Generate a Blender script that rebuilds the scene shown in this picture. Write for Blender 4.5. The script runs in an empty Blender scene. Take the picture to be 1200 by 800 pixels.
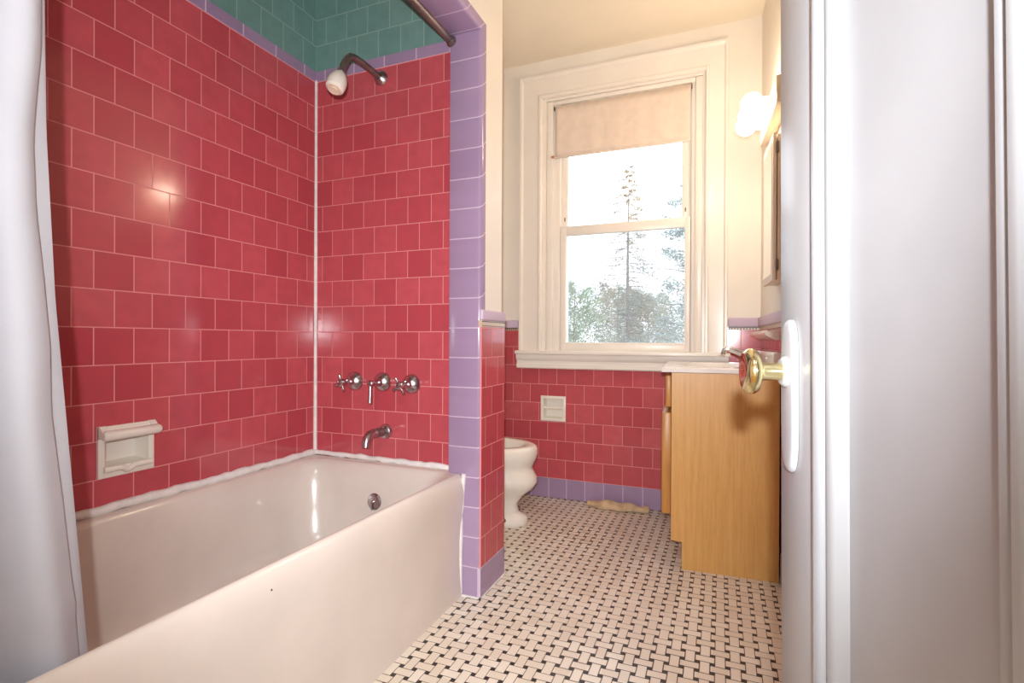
import bpy, bmesh, math, random
from mathutils import Vector, Matrix
random.seed(7)
PI = math.pi
S = bpy.context.scene
COL = S.collection
T = 0.1035                      # pitch of the red wall tiles
V = Vector

# ------------------------------------------------------------------ materials
def lin(c):
    return tuple((x/255/12.92) if x/255 <= .04045 else ((x/255+.055)/1.055)**2.4 for x in c) + (1,)

class NT:
    def __init__(s, name):
        s.m = bpy.data.materials.new(name); s.m.use_nodes = True
        s.t = s.m.node_tree; s.n = s.t.nodes; s.b = s.n['Principled BSDF']; s.out = s.n['Material Output']
    def new(s, typ, **k):
        n = s.n.new(typ)
        for a, v in k.items():
            if a in n.inputs.keys(): s.set(n.inputs[a], v)
            else: setattr(n, a, v)
        return n
    def set(s, sock, v):
        if isinstance(v, bpy.types.NodeSocket): s.t.links.new(v, sock)
        elif v is not None: sock.default_value = v
    def math(s, op, a, b=None, c=None):
        n = s.n.new('ShaderNodeMath'); n.operation = op
        for i, v in enumerate((a, b, c)):
            if v is not None: s.set(n.inputs[i], v)
        return n.outputs[0]
    def mix(s, f, a, b, blend='MIX'):
        n = s.n.new('ShaderNodeMix'); n.data_type = 'RGBA'; n.blend_type = blend
        s.set(n.inputs[0], f); s.set(n.inputs[6], a); s.set(n.inputs[7], b)
        return n.outputs[2]
    def noise(s, scale, vec=None, detail=3, rough=.5):
        n = s.new('ShaderNodeTexNoise'); n.inputs['Scale'].default_value = scale
        n.inputs['Detail'].default_value = detail; n.inputs['Roughness'].default_value = rough
        if vec: s.t.links.new(vec, n.inputs['Vector'])
        return n.outputs['Fac']
    def bump(s, h, strength=.3, dist=.001):
        n = s.new('ShaderNodeBump'); s.set(n.inputs['Height'], h)
        n.inputs['Strength'].default_value = strength; n.inputs['Distance'].default_value = dist
        s.t.links.new(n.outputs[0], s.b.inputs['Normal'])
    def ramp(s, f, lo, hi):
        n = s.new('ShaderNodeMapRange'); s.set(n.inputs[0], f); n.inputs[1].default_value = lo; n.inputs[2].default_value = hi
        return n.outputs[0]
    def base(s, col=None, rough=.5, metal=0, **k):
        if col is not None: s.set(s.b.inputs['Base Color'], col)
        s.set(s.b.inputs['Roughness'], rough); s.set(s.b.inputs['Metallic'], metal)
        for a, v in k.items(): s.set(s.b.inputs[a], v)
        return s
    def obj(s): return s.new('ShaderNodeTexCoord').outputs['Object']

def tile_mat(name, c1, c2, grout, mortar=.02, rough=.13, vary=.5, wav=.12):
    s = NT(name)
    uv = s.new('ShaderNodeTexCoord').outputs['UV']
    br = s.new('ShaderNodeTexBrick'); s.t.links.new(uv, br.inputs['Vector'])
    br.offset = .5; br.offset_frequency = 2; br.squash = 1
    I = br.inputs
    I['Color1'].default_value = lin(c1); I['Color2'].default_value = lin(c2); I['Mortar'].default_value = lin(grout)
    I['Scale'].default_value = 1; I['Brick Width'].default_value = 1; I['Row Height'].default_value = 1
    I['Mortar Size'].default_value = mortar; I['Mortar Smooth'].default_value = .15; I['Bias'].default_value = 0
    fac = br.outputs['Fac']
    cloud = s.noise(2.2, uv, 4)
    col = s.mix(s.math('MULTIPLY', s.math('SUBTRACT', 1.0, fac), s.math('MULTIPLY', s.ramp(cloud, .35, .75), vary)), br.outputs['Color'], lin(tuple(x*.84 for x in c1)))
    s.base(col, s.math('ADD', s.math('MULTIPLY', fac, .6), rough))
    # pillowed tile faces: height from the grout plus a slow waviness of the glaze
    h = s.math('ADD', s.math('MULTIPLY', s.math('SUBTRACT', 1.0, fac), 1.0), s.math('MULTIPLY', s.noise(1.1, uv, 1), wav))
    s.bump(h, .35, .0016)
    return s.m

def plain(name, c, rough=.5, metal=0, nscale=0, namt=.06, bump=0, **k):
    s = NT(name)
    col = lin(c)
    if nscale:
        f = s.noise(nscale, s.obj(), 4)
        col = s.mix(s.ramp(f, .3, .75), lin(c), lin(tuple(x*(1-namt) for x in c)))
        if bump: s.bump(f, bump, .002)
    s.base(col, rough, metal, **k)
    return s.m

def wood_mat(name, a, b, sx=38, sz=1.6, rough=.38):
    s = NT(name)
    mp = s.new('ShaderNodeMapping'); s.t.links.new(s.obj(), mp.inputs['Vector']); mp.inputs['Scale'].default_value = (sx, sx, sz)
    f = s.noise(2.0, mp.outputs[0], 5, .65)
    g = s.noise(9.0, mp.outputs[0], 3, .6)
    col = s.mix(s.ramp(f, .3, .72), lin(a), lin(b))
    col = s.mix(s.math('MULTIPLY', s.ramp(g, .5, .8), .35), col, lin(tuple(x*.78 for x in b)))
    s.base(col, rough); s.bump(f, .08, .001)
    return s.m

def basket_mat():
    # basketweave mosaic: brick tiles 4/3 x 2/3 of the lattice pitch woven round small dark squares
    s = NT('basketweave_mosaic')
    pos = s.new('ShaderNodeTexCoord').outputs['Object']
    xyz = s.new('ShaderNodeSeparateXYZ'); s.t.links.new(pos, xyz.inputs[0])
    wob = s.math('MULTIPLY', s.math('SUBTRACT', s.noise(5, pos, 2), .5), .10)
    u = s.math('ADD', s.math('DIVIDE', s.math('SUBTRACT', xyz.outputs[0], .8258-.0402*40), .0402), wob)
    v = s.math('ADD', s.math('DIVIDE', s.math('SUBTRACT', xyz.outputs[1], -.0109-.0419*60), .0419), wob)
    iu, iv = s.math('FLOOR', u), s.math('FLOOR', v)
    fu, fv = s.math('FRACT', u), s.math('FRACT', v)
    par = s.math('MODULO', s.math('ADD', iu, iv), 2.0)
    a = s.math('MINIMUM', fu, s.math('SUBTRACT', 1.0, fu)); b = s.math('MINIMUM', fv, s.math('SUBTRACT', 1.0, fv))
    lerp = lambda p, q: s.math('ADD', s.math('MULTIPLY', p, s.math('SUBTRACT', 1.0, par)), s.math('MULTIPLY', q, par))
    A, B = lerp(a, b), lerp(b, a)
    hh = .155
    g = s.math('ADD', .022, s.math('MULTIPLY', s.ramp(s.noise(2.3, pos, 2), .45, .75), .03))
    near = lambda q: s.math('LESS_THAN', s.math('ABSOLUTE', s.math('SUBTRACT', q, hh)), g)
    inB = s.math('LESS_THAN', B, hh); inA = s.math('LESS_THAN', A, hh)
    grout = s.math('MAXIMUM', near(B), s.math('MULTIPLY', inB, near(A)))
    dot = s.math('MULTIPLY', inA, inB)
    wn = s.new('ShaderNodeTexWhiteNoise'); wn.noise_dimensions = '2D'
    cb = s.new('ShaderNodeCombineXYZ'); s.set(cb.inputs[0], iu); s.set(cb.inputs[1], iv); s.t.links.new(cb.outputs[0], wn.inputs['Vector'])
    tile = s.mix(wn.outputs['Value'], lin((232, 222, 208)), lin((219, 205, 188)))
    tile = s.mix(s.math('MULTIPLY', s.ramp(s.noise(3, pos, 5), .45, .8), .45), tile, lin((206, 188, 166)))
    gr = s.mix(s.ramp(s.noise(2.0, pos, 2), .35, .7), lin((150, 128, 108)), lin((92, 80, 70)))
    col = s.mix(grout, tile, gr)
    col = s.mix(dot, col, lin((38, 31, 29)))
    s.base(col, s.math('ADD', .3, s.math('MULTIPLY', grout, .4)))
    s.bump(s.math('SUBTRACT', 1.0, grout), .25, .001)
    return s.m

def glass_mat(name, tint, veil):
    s = NT(name)
    tr = s.new('ShaderNodeBsdfTransparent'); tr.inputs['Color'].default_value = tint
    gl = s.new('ShaderNodeBsdfGlossy'); gl.inputs['Roughness'].default_value = .02
    df = s.new('ShaderNodeBsdfDiffuse'); df.inputs['Color'].default_value = (.75, .8, .85, 1)
    m1 = s.new('ShaderNodeMixShader'); m1.inputs[0].default_value = .04
    s.t.links.new(tr.outputs[0], m1.inputs[1]); s.t.links.new(gl.outputs[0], m1.inputs[2])
    m2 = s.new('ShaderNodeMixShader'); m2.inputs[0].default_value = veil
    s.t.links.new(m1.outputs[0], m2.inputs[1]); s.t.links.new(df.outputs[0], m2.inputs[2])
    s.t.links.new(m2.outputs[0], s.out.inputs['Surface'])
    return s.m

M = {}
M['red'] = tile_mat('rose_red_tile', (200, 89, 97), (182, 71, 81), (220, 138, 138), .0165)
M['green'] = tile_mat('dark_green_tile', (118, 158, 150), (110, 150, 143), (140, 172, 164), .02)
M['lilac'] = tile_mat('lilac_tile', (166, 141, 171), (158, 133, 164), (202, 182, 202), .02, vary=.25)
M['liner'] = plain('beige_liner_tile', (206, 178, 152), .3)
M['liner_dark'] = plain('dark_liner_line', (58, 46, 46), .4)
M['plaster'] = plain('cream_plaster', (238, 229, 217), .55, nscale=4, namt=.03, bump=.05)
M['ceiling'] = plain('cream_ceiling_paint', (240, 228, 208), .6, nscale=3, namt=.03)
M['trimpaint'] = plain('glossy_cream_trim_paint', (241, 232, 222), .3, nscale=6, namt=.03)
M['porcelain'] = plain('white_porcelain', (238, 230, 218), .1, **{'Coat Weight': .4})
M['enamel'] = plain('tub_enamel', (223, 211, 201), .2, nscale=5, namt=.05, **{'Coat Weight': .3})
M['caulk'] = plain('white_caulk', (240, 234, 230), .6, nscale=40, namt=.08)
M['ceramic'] = plain('glazed_offwhite_ceramic', (236, 228, 216), .15)
M['chrome'] = plain('worn_chrome', (215, 206, 210), .27, 1.0, nscale=30, namt=.25)
M['bright_chrome'] = plain('bright_chrome', (225, 225, 230), .06, 1.0)
M['rodmetal'] = plain('tarnished_rod_metal', (150, 138, 132), .42, .75, nscale=20, namt=.3)
M['brass'] = plain('polished_brass', (236, 222, 170), .13, 1.0)
M['wood'] = wood_mat('maple_veneer', (214, 166, 98), (200, 144, 76))
M['oak'] = wood_mat('oak_door_edge', (196, 140, 72), (166, 108, 50))
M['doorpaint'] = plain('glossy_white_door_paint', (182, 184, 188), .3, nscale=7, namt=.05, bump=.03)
M['marble'] = plain('white_cultured_marble', (238, 230, 222), .12, nscale=9, namt=.06)
M['fabric'] = plain('white_curtain_vinyl', (194, 195, 203), .65, nscale=9, namt=.03)
M['shade'] = plain('cream_shade_fabric', (232, 212, 196), .8, nscale=20, namt=.05)
M['hem'] = plain('brown_wood_slat_end', (186, 120, 66), .5)
M['rag'] = plain('beige_rag_cloth', (214, 182, 146), .9, nscale=30, namt=.2)
M['black'] = plain('black_rubber', (30, 26, 26), .5)
M['cabinetpaint'] = plain('cabinet_cream_paint', (228, 208, 184), .4)
M['steel'] = plain('dull_steel', (120, 108, 104), .35, 1.0)
M['mirror'] = plain('mirror_silver', (235, 235, 238), .02, 1.0)
M['floor'] = basket_mat()
M['pane'] = glass_mat('clear_pane', (.97, .98, 1, 1), .02)
M['screen'] = glass_mat('fine_insect_screen', (.86, .89, .91, 1), .10)
M['bark'] = plain('grey_bark', (150, 138, 130), .9, nscale=12, namt=.3)
M['needle_tan'] = plain('tan_larch_twigs', (170, 152, 124), .9, nscale=2, namt=.25)
M['needle_blue'] = plain('blue_green_pine_needles', (150, 166, 164), .9, nscale=2, namt=.3)
M['needle_green'] = plain('soft_green_foliage', (158, 174, 142), .9, nscale=2, namt=.3)
M['thicket'] = plain('grey_green_thicket', (176, 182, 168), .9, nscale=1.2, namt=.35)
M['ground'] = plain('winter_grass', (150, 150, 120), .95, nscale=1, namt=.3)
s = NT('warm_bulb_glow'); s.base((1, .9, .75, 1), .3); s.set(s.b.inputs['Emission Color'], (1.0, .81, .60, 1)); s.set(s.b.inputs['Emission Strength'], 53.0); M['bulb'] = s.m

# ------------------------------------------------------------------ mesh helpers
class MB:
    def __init__(s):
        s.bm = bmesh.new(); s.uv = s.bm.loops.layers.uv.new('UVMap'); s.mats = []
    def mi(s, mat):
        if mat is None: return 0
        if mat not in s.mats: s.mats.append(mat)
        return s.mats.index(mat)
    def face(s, pts, mat=None, uvs=None):
        f = s.bm.faces.new([s.bm.verts.new(p) for p in pts]); f.material_index = s.mi(mat)
        if uvs:
            for l, q in zip(f.loops, uvs): l[s.uv].uv = q
        return f
    def box(s, lo, hi, mat=None, bevel=0, seg=2):
        b = bmesh.new(); bmesh.ops.create_cube(b, size=1)
        for v in b.verts: v.co = V([lo[i] + (v.co[i]+.5)*(hi[i]-lo[i]) for i in range(3)])
        if bevel: bmesh.ops.bevel(b, geom=list(b.edges), offset=bevel, segments=seg, affect='EDGES', profile=.5)
        s.join(b, mat)
        return s
    def join(s, b, mat=None, mtx=None):
        k = s.mi(mat); mp = {}
        for v in b.verts: mp[v] = s.bm.verts.new(mtx @ v.co if mtx else v.co)
        for f in b.faces:
            try: s.bm.faces.new([mp[v] for v in f.verts]).material_index = k
            except ValueError: pass
        b.free()
    def loft(s, rings, mat=None, close=True, cap=(True, True)):
        k = s.mi(mat); R = [[s.bm.verts.new(p) for p in r] for r in rings]
        n = len(R[0])
        for a, b in zip(R, R[1:]):
            for i in range(n if close else n-1):
                j = (i+1) % n
                s.bm.faces.new((a[i], a[j], b[j], b[i])).material_index = k
        if cap[0] and close: s.bm.faces.new(R[0][::-1]).material_index = k
        if cap[1] and close: s.bm.faces.new(R[-1]).material_index = k
        return s
    def tube(s, path, rad, mat=None, n=16, cap=(True, True)):
        path = [V(p) for p in path]; rad = rad if isinstance(rad, (list, tuple)) else [rad]*len(path)
        rings = []; up = None
        for i, p in enumerate(path):
            d = (path[min(i+1, len(path)-1)] - path[max(i-1, 0)]).normalized()
            if up is None:
                up = d.orthogonal().normalized()
            else:
                up = (up - d*up.dot(d)).normalized()
            w = d.cross(up)
            rings.append([p + (up*math.cos(2*PI*k/n) + w*math.sin(2*PI*k/n))*rad[i] for k in range(n)])
        return s.loft(rings, mat, True, cap)
    def lathe(s, prof, o, axis, mat=None, n=28):
        # prof: (distance along axis, radius)
        o = V(o); ax = V(axis).normalized(); a = ax.orthogonal().normalized(); b = ax.cross(a)
        rings = [[o + ax*h + (a*math.cos(2*PI*k/n) + b*math.sin(2*PI*k/n))*max(r, 1e-4) for k in range(n)] for h, r in prof]
        return s.loft(rings, mat)
    def sphere(s, c, r, mat=None, sc=(1, 1, 1), n=20):
        b = bmesh.new(); bmesh.ops.create_uvsphere(b, u_segments=n, v_segments=n//2, radius=r)
        for v in b.verts: v.co = V(c) + V([v.co[i]*sc[i] for i in range(3)])
        s.join(b, mat); return s
    def prism(s, poly, z0, z1, mat=None, mapf=None):
        mapf = mapf or (lambda x, y, z: (x, y, z))
        return s.loft([[mapf(x, y, z) for x, y in poly] for z in (z0, z1)], mat)
    def build(s, name, mat=None, parent=None, smooth=35, recalc=True, mtx=None):
        if recalc: bmesh.ops.recalc_face_normals(s.bm, faces=s.bm.faces)
        if mtx: s.bm.transform(mtx)
        me = bpy.data.meshes.new(name); s.bm.to_mesh(me); s.bm.free()
        for m in (s.mats or [M[mat] if isinstance(mat, str) else mat]): me.materials.append(M[m] if isinstance(m, str) else m)
        if smooth:
            me.polygons.foreach_set('use_smooth', [True]*len(me.polygons)); me.set_sharp_from_angle(angle=math.radians(smooth))
        o = bpy.data.objects.new(name, me); COL.objects.link(o)
        if parent: o.parent = parent
        return o

def tag(o, label=None, cat=None, group=None, kind=None):
    for k, v in (('label', label), ('category', cat), ('group', group), ('kind', kind)):
        if v: o[k] = v
    return o
def struct(o, label=None):
    o['kind'] = 'structure'
    if label: o['label'] = label
    return o
def empty(name, loc=(0, 0, 0), rz=0):
    e = bpy.data.objects.new(name, None); COL.objects.link(e); e.location = loc; e.rotation_euler = (0, 0, rz); e.empty_display_size = .05
    return e
def local(o, parent):                # geometry given in world coordinates, parented to an empty that stands elsewhere
    parent_m = Matrix.Translation(parent.location) @ Matrix.Rotation(parent.rotation_euler.z, 4, 'Z')
    o.data.transform(parent_m.inverted()); return o

def panel(name, O, U, Vv, N, u0, u1, v0, v1, thick, zones, holes=(), parent=None):
    """A wall slab: grid of cells, holes left out, each zone (vlo, vhi, mat, uo, us, vo, vs) with its own tile layout."""
    O, U, Vv, N = V(O), V(U), V(Vv), V(N)
    us = sorted({u0, u1} | {x for h in holes for x in h[:2] if u0 < x < u1})
    vs = sorted({v0, v1} | {x for h in holes for x in h[2:] if v0 < x < v1} | {x for z in zones for x in z[:2] if v0 < x < v1})
    mb = MB(); flip = U.cross(Vv).dot(N) < 0
    P = lambda u, v, d=0: O + U*u + Vv*v - N*d
    def zone(v):
        for z in zones:
            if z[0] <= v <= z[1]: return z
        return zones[-1]
    def solid(i, j):
        if not (0 <= i < len(us)-1 and 0 <= j < len(vs)-1): return False
        cu, cv = (us[i]+us[i+1])/2, (vs[j]+vs[j+1])/2
        return not any(h[0] < cu < h[1] and h[2] < cv < h[3] for h in holes)
    for i in range(len(us)-1):
        for j in range(len(vs)-1):
            if not solid(i, j): continue
            a, b, c, d = us[i], us[i+1], vs[j], vs[j+1]; z = zone((c+d)/2)
            cs = [(a, c), (b, c), (b, d), (a, d)]
            if flip: cs = cs[::-1]
            mb.face([P(*q) for q in cs], z[2], [((q[0]-z[3])/z[4], (q[1]-z[5])/z[6]) for q in cs] if len(z) > 3 else None)
            mb.face([P(q[0], q[1], thick) for q in cs[::-1]], z[2])
            for di, dj, e in ((-1, 0, ((a, c), (a, d))), (1, 0, ((b, d), (b, c))), (0, -1, ((b, c), (a, c))), (0, 1, ((a, d), (b, d)))):
                if not solid(i+di, j+dj):
                    p, q = e
                    mb.face([P(*p), P(*q), P(q[0], q[1], thick), P(p[0], p[1], thick)][::(1 if flip else -1)], z[2])
    bmesh.ops.remove_doubles(mb.bm, verts=mb.bm.verts, dist=1e-5)
    return mb.build(name, parent=parent, smooth=0, recalc=True)

X, Y, Z = (1, 0, 0), (0, 1, 0), (0, 0, 1)
CEIL = 2.534; BY = 1.175; FY = -1.55
SK = math.radians(3)                                     # the right wall runs 3 degrees out of square
WO = V((1.75, BY, 0)); WX = V((math.cos(SK), math.sin(SK), 0)); WY = V((-math.sin(SK), math.cos(SK), 0))
WM = Matrix.Translation(WO) @ Matrix.Rotation(SK, 4, 'Z')   # right-wall frame: x into the wall, y along it (0 at the window wall)

# ------------------------------------------------------------------ room shell
mb = MB(); mb.box((-.15, -1.67, -.12), (2.05, 1.375, 0), 'floor'); fl = struct(mb.build('floor', smooth=0))
mb = MB(); mb.box((-.15, -1.67, CEIL), (2.05, 1.375, CEIL+.1), 'ceiling'); struct(mb.build('ceiling', smooth=0))
redL = (0, 1.9768, 'red', .4687*T, T, 1.9755, -T)
soap_hole = (.672, .812, .533, .664)
struct(panel('wall_left', (0, 0, 0), (0, -1, 0), Z, X, 0, 1.55, 0, CEIL, .15,
    [redL, (1.9768, CEIL, 'green', .2*T, T, 2.018, .1075)], [soap_hole]))
struct(panel('wall_faucet', (0, 0, 0), X, Z, (0, -1, 0), 0, .66, 0, CEIL, .008,
    [(0, 1.9768, 'red', .3428*T, T, 1.9755, -T), (1.9768, CEIL, 'green', -.5*T, T, 2.018, .1075)]))
mb = MB(); mb.prism([(0, .008), (.66, .008), (.66, -.04), (.776, -.04), (.776, .153), (0, .153)], 0, CEIL, 'plaster')
struct(mb.build('wall_partition', smooth=0))
mb = MB(); mb.box((.66, -1.55, 2.012), (.776, -.041, CEIL), 'plaster'); struct(mb.build('wall_header', smooth=0), 'plaster wall above the tub opening')
mb = MB(); mb.box((.66, -1.55, 0), (.776, -1.512, 2.011), 'plaster'); struct(mb.build('wall_near_jamb', smooth=0))
struct(panel('wall_toilet', (0, .153, 0), Y, Z, X, 0, BY-.153, 0, CEIL, .15, [(0, .982, 'red', 0, T, .113, .1083), (.982, CEIL, 'plaster')]))
tp_hole = (.600, .738, .449, .582)
struct(panel('wall_back', (0, BY, 0), X, Z, (0, -1, 0), -.15, 2.0, 0, CEIL, .2,
    [(0, .982, 'red', .419-.054, .108, .113, .1083), (.982, CEIL, 'plaster')], [(.62, 1.475, .83, 2.30), tp_hole]))
wr = panel('wall_right', (0, 0, 0), (0, -1, 0), Z, (-1, 0, 0), -.05, 2.80, 0, CEIL, .12,
    [(0, .982, 'red', .05, .108, .113, .1083), (.982, CEIL, 'plaster')])
wr.data.transform(WM); struct(wr)
struct(panel('wall_front', (0, FY, 0), X, Z, Y, -.15, 2.05, 0, CEIL, .12, [(0, CEIL, 'plaster')], [(.82, 1.815, -.01, 2.06)]))
# hall behind the camera
mb = MB(); mb.box((-.2, -3.3, -.12), (3.2, -1.68, 0), 'wood'); struct(mb.build('floor_hall', smooth=0))
mb = MB(); mb.box((-.2, -3.4, 0), (3.2, -3.3, CEIL), 'plaster'); mb.box((-.3, -3.4, 0), (-.2, -1.68, CEIL), 'plaster'); mb.box((3.2, -3.4, 0), (3.3, -1.68, CEIL), 'plaster')
struct(mb.build('wall_hall', smooth=0))
mb = MB(); mb.box((-.3, -3.4, CEIL), (3.3, -1.68, CEIL+.1), 'ceiling'); struct(mb.build('ceiling_hall', smooth=0))

# lilac jamb and soffit of the tub opening: one rounded profile swept up the pillar and along the header
prof = [(.654, .050), (.654, .010), (.657, .003), (.663, 0)] + [(.770, 0)] + [(.770+.016*math.sin(a), .016-.016*math.cos(a)) for a in [PI/2*k/5 for k in range(1, 6)]] + [(.786, .032), (.776, .0325), (.776, .011), (.66, .011), (.66, .050)]
mb = MB(); z0 = 0
rings = []
def jamb(t, d, kind):
    return {0: (-.05+d, 0), 1: (-.05+d, 2.0+d), 2: (-1.50-d, 2.0+d), 3: (-1.50-d, 0)}[kind]
R = [[(x,) + jamb(0, d, k) for x, d in prof] for k in range(4)]
L = [(-.106/.1059), (2.0-.106)/.1059, (2.0-.106)/.1059 + 1.45/.1059, 2*(2.0-.106)/.1059+1.45/.1059]
n = len(prof)
for k in range(3):
    for i in range(n):
        j = (i+1) % n
        va, vb = L[k], L[k+1]
        ua, ub = .25 + .5*i/n, .25+.5*((i+1)/n)
        mb.face([R[k][i], R[k][j], R[k+1][j], R[k+1][i]], 'lilac', [(ua*.4+.8*0+.08, va), (ub*.4+.08, va), (ub*.4+.08, vb), (ua*.4+.08, vb)])
bmesh.ops.remove_doubles(mb.bm, verts=mb.bm.verts, dist=1e-5)
# rows without side joints: keep u inside one brick on even and odd rows alike
for f in mb.bm.faces:
    for l in f.loops: l[mb.uv].uv.x = .1 + (l[mb.uv].uv.x-.1)*.5
struct(mb.build('trim_1', smooth=40), 'lilac bullnose tiles framing the tub opening')
# lilac band between red and green tile
struct(panel('trim_2', (.004, 0, 0), (0, -1, 0), Z, X, .004, 1.55, 1.9768, 2.018, .004, [(1.9, 2.1, 'lilac', 1.37*T-.1445*4, .1445, 1.96, .12)]), 'lilac tile band on the long tub wall')
struct(panel('trim_3', (0, -.004, 0), X, Z, (0, -1, 0), 0, .655, 1.9768, 2.018, .004, [(1.9, 2.1, 'lilac', 4.0*T-.1455*4, .1455, 1.96, .12)]), 'lilac tile band over the shower arm')
# red tile, cap and base on the room side of the pillar
struct(panel('trim_4', (.7865, 0, 0), Y, Z, X, -.046, .163, .106, .957, .0105, [(0, 1, 'red', .042-.1065*4, .1065, .106-.1059*2, .1059)]), 'red tile on the pillar side')
mb = MB(); mb.box((.776, -.05, .957), (.7865, .163, .980), 'liner'); mb.box((.7866, -.045, .9595), (.7872, .163, .9625), 'liner_dark'); mb.box((.7866, -.045, .9745), (.7872, .163, .978), 'liner_dark')
struct(mb.build('trim_5', smooth=0), 'beige and black liner strip on the pillar')
mb = MB(); mb.box((.776, -.048, .980), (.791, .168, 1.018), 'lilac', .006, 3)
struct(mb.build('trim_6'), 'lilac cap tile on the pillar')
bb = panel('baseboard_partition', (.7885, 0, 0), Y, Z, X, -.052, .163, .004, .107, .0125, [(0, 1, 'lilac', -.27, 1.0, -.3, 1.0)]); struct(bb)
mb = MB(); mb.box((.69, -.056, 0), (.791, -.048, .005), 'caulk'); mb.box((.784, -.056, 0), (.7915, .163, .005), 'caulk'); struct(mb.build('trim_7', smooth=0), 'white grout line along the pillar base')
# back wall base, liner, cap
struct(panel('baseboard_back', (0, BY-.008, 0), X, Z, (0, -1, 0), .0, 1.74, .003, .113, .008, [(0, 1, 'lilac', .699-.1065*8, .1065, -.55, 1.0)]))
mb = MB()
for a, b in ((0, .452), (1.60, 1.745)):
    mb.box((a, BY-.007, .966), (b, BY, .982), 'liner'); mb.box((a, BY-.0075, .976), (b, BY-.007, .981), 'liner_dark')
    k = a
    while k < b-.012:
        mb.box((k, BY-.0077, .968), (k+.007, BY-.007, .9745), 'liner_dark'); k += .014
struct(mb.build('trim_8', smooth=0), 'dotted liner strip on the window wall')
mb = MB(); mb.box((0, BY-.014, .982), (.452, BY, 1.028), 'lilac', .006, 3); mb.box((1.60, BY-.014, .982), (1.744, BY, 1.028), 'lilac', .006, 3)
struct(mb.build('trim_9'), 'lilac cap tile on the window wall')
mb = MB(); mb.box((-.014, -2.2, .982), (0, -.012, 1.028), 'lilac', .006, 3); mb.box((-.006, -2.2, .966), (0, -.01, .981), 'liner')
struct(mb.build('trim_10', mtx=WM), 'lilac cap tile on the right wall')
struct(panel('baseboard_right', (-.008, 0, 0), (0, -1, 0), Z, (-1, 0, 0), .69, 2.3, .003, .113, .008, [(0, 1, 'lilac', 0, .1065, -.55, 1.0)])).data.transform(WM)

# caulk in the tub corner and round the tub rim
mb = MB(); mb.tube([(.002, -.002, z) for z in (.44, .8, 1.2, 1.6, 1.983)], [.0085, .007, .0075, .006, .006], 'caulk', 10)
struct(mb.build('trim_11'), 'white caulk bead in the tub corner')
mb = MB()
def bead(p, q, r, n, amp):
    pts = []; rr = []
    for i in range(n+1):
        t = i/n; pts.append(V(p).lerp(V(q), t) + V((0, 0, random.uniform(-amp, amp)))); rr.append(r*random.uniform(.85, 1.2))
    mb.tube(pts, rr, 'caulk', 8)
bead((.004, -1.5, .443), (.004, -.004, .443), .0125, 60, .0022)
bead((.004, -.004, .445), (.65, -.004, .437), .0105, 28, .0022)
struct(mb.build('trim_12', smooth=60), 'ragged white caulk line round the tub rim')

# ------------------------------------------------------------------ bathtub
tub = empty('bathtub', (.36, -.77, 0))
tag(tub, 'white enamel bathtub with rolled front rim built in under the red tile', 'bathtub')
def rrect(x0, x1, y0, y1, r, z, k=10):
    pts = []
    for cx, cy, a0 in ((x1-r, y1-r, 0), (x0+r, y1-r, PI/2), (x0+r, y0+r, PI), (x1-r, y0+r, 1.5*PI)):
        for i in range(k+1):
            a = a0 + PI/2*i/k; pts.append((cx+r*math.cos(a), cy+r*math.sin(a), z))
    # extra points along the long front side so that it can bow
    out = []
    for i, p in enumerate(pts):
        out.append(p); q = pts[(i+1) % len(pts)]
        d = math.hypot(q[0]-p[0], q[1]-p[1])
        if i % (k+1) == k:
            for m in range(1, 13): out.append(tuple(p[c]+(q[c]-p[c])*m/13 for c in range(3)))
    return out
def bow(p):
    x, y, z = p
    if x > .4 and z > .02:
        w = (x-.4)/.3*min(1, z/.4)
        s_ = max(0, (y+.55)/.5)
        x += w*(.012*min(1.2, s_)**2 - .012*max(0, -(y+.55))/.8)
    return (x, y, z)
Yb, Ya = -.005, -1.49
prof_out = [(.716, .0), (.714, .03), (.710, .07), (.7065, .13), (.7055, .19), (.7065, .25), (.709, .30), (.7115, .335), (.7125, .360), (.7115, .383), (.708, .402), (.7025, .417), (.696, .427), (.690, .432)]
def notch(r):
    out = list(r); x1 = max(q[0] for q in r); z = r[0][2]
    for i in range(11):
        out[i] = (x1, -.0535, z) if i < 3 else (x1+(.6545-x1)*(i-3)/6, -.0535, z) if i < 10 else (.6535, Yb, z)
    for i in range(11, len(out)):
        if out[i][1] > -.0535 and out[i][0] > .654: out[i] = (.6535-.001*(i-10), Yb, z) if i < 40 else (out[i][0], -.0535, z)
    return out
rings = [notch(rrect(.004, x, Ya, Yb, .006, z)) for x, z in prof_out]
prof_in = [(.030, .684, -1.47, -.045, .06, .4325), (.036, .675, -1.465, -.052, .075, .427), (.042, .664, -1.455, -.060, .09, .412), (.048, .652, -1.445, -.068, .10, .385),
           (.056, .640, -1.42, -.075, .11, .34), (.066, .626, -1.39, -.085, .12, .26), (.08, .606, -1.35, -.098, .13, .17), (.10, .59, -1.31, -.12, .13, .12), (.135, .56, -1.26, -.16, .12, .092), (.18, .52, -1.2, -.21, .10, .085)]
rings += [rrect(a, b, c, d, r, z) for a, b, c, d, r, z in prof_in]
mb = MB(); mb.loft([[bow(p) for p in r] for r in rings], 'enamel')
local(mb.build('tub_body', parent=tub, smooth=50), tub)
mb = MB(); mb.lathe([(0, .030), (.004, .031), (.010, .026), (.013, .010), (.013, 0)], (.36, -.079, .300), (0, -1, .12), 'chrome')
ov = local(mb.build('overflow_plate', parent=tub), tub); tag(ov, 'chrome overflow plate')
mb = MB(); mb.lathe([(0, .006), (.005, .006), (.007, .003)], (.36, -.092, .302), (0, -1, .12), 'chrome', 12); mb.box((.3585, -.1012, .272), (.3615, -.094, .301), 'chrome', .001)
local(mb.build('trip_lever', parent=ov), tub)
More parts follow.
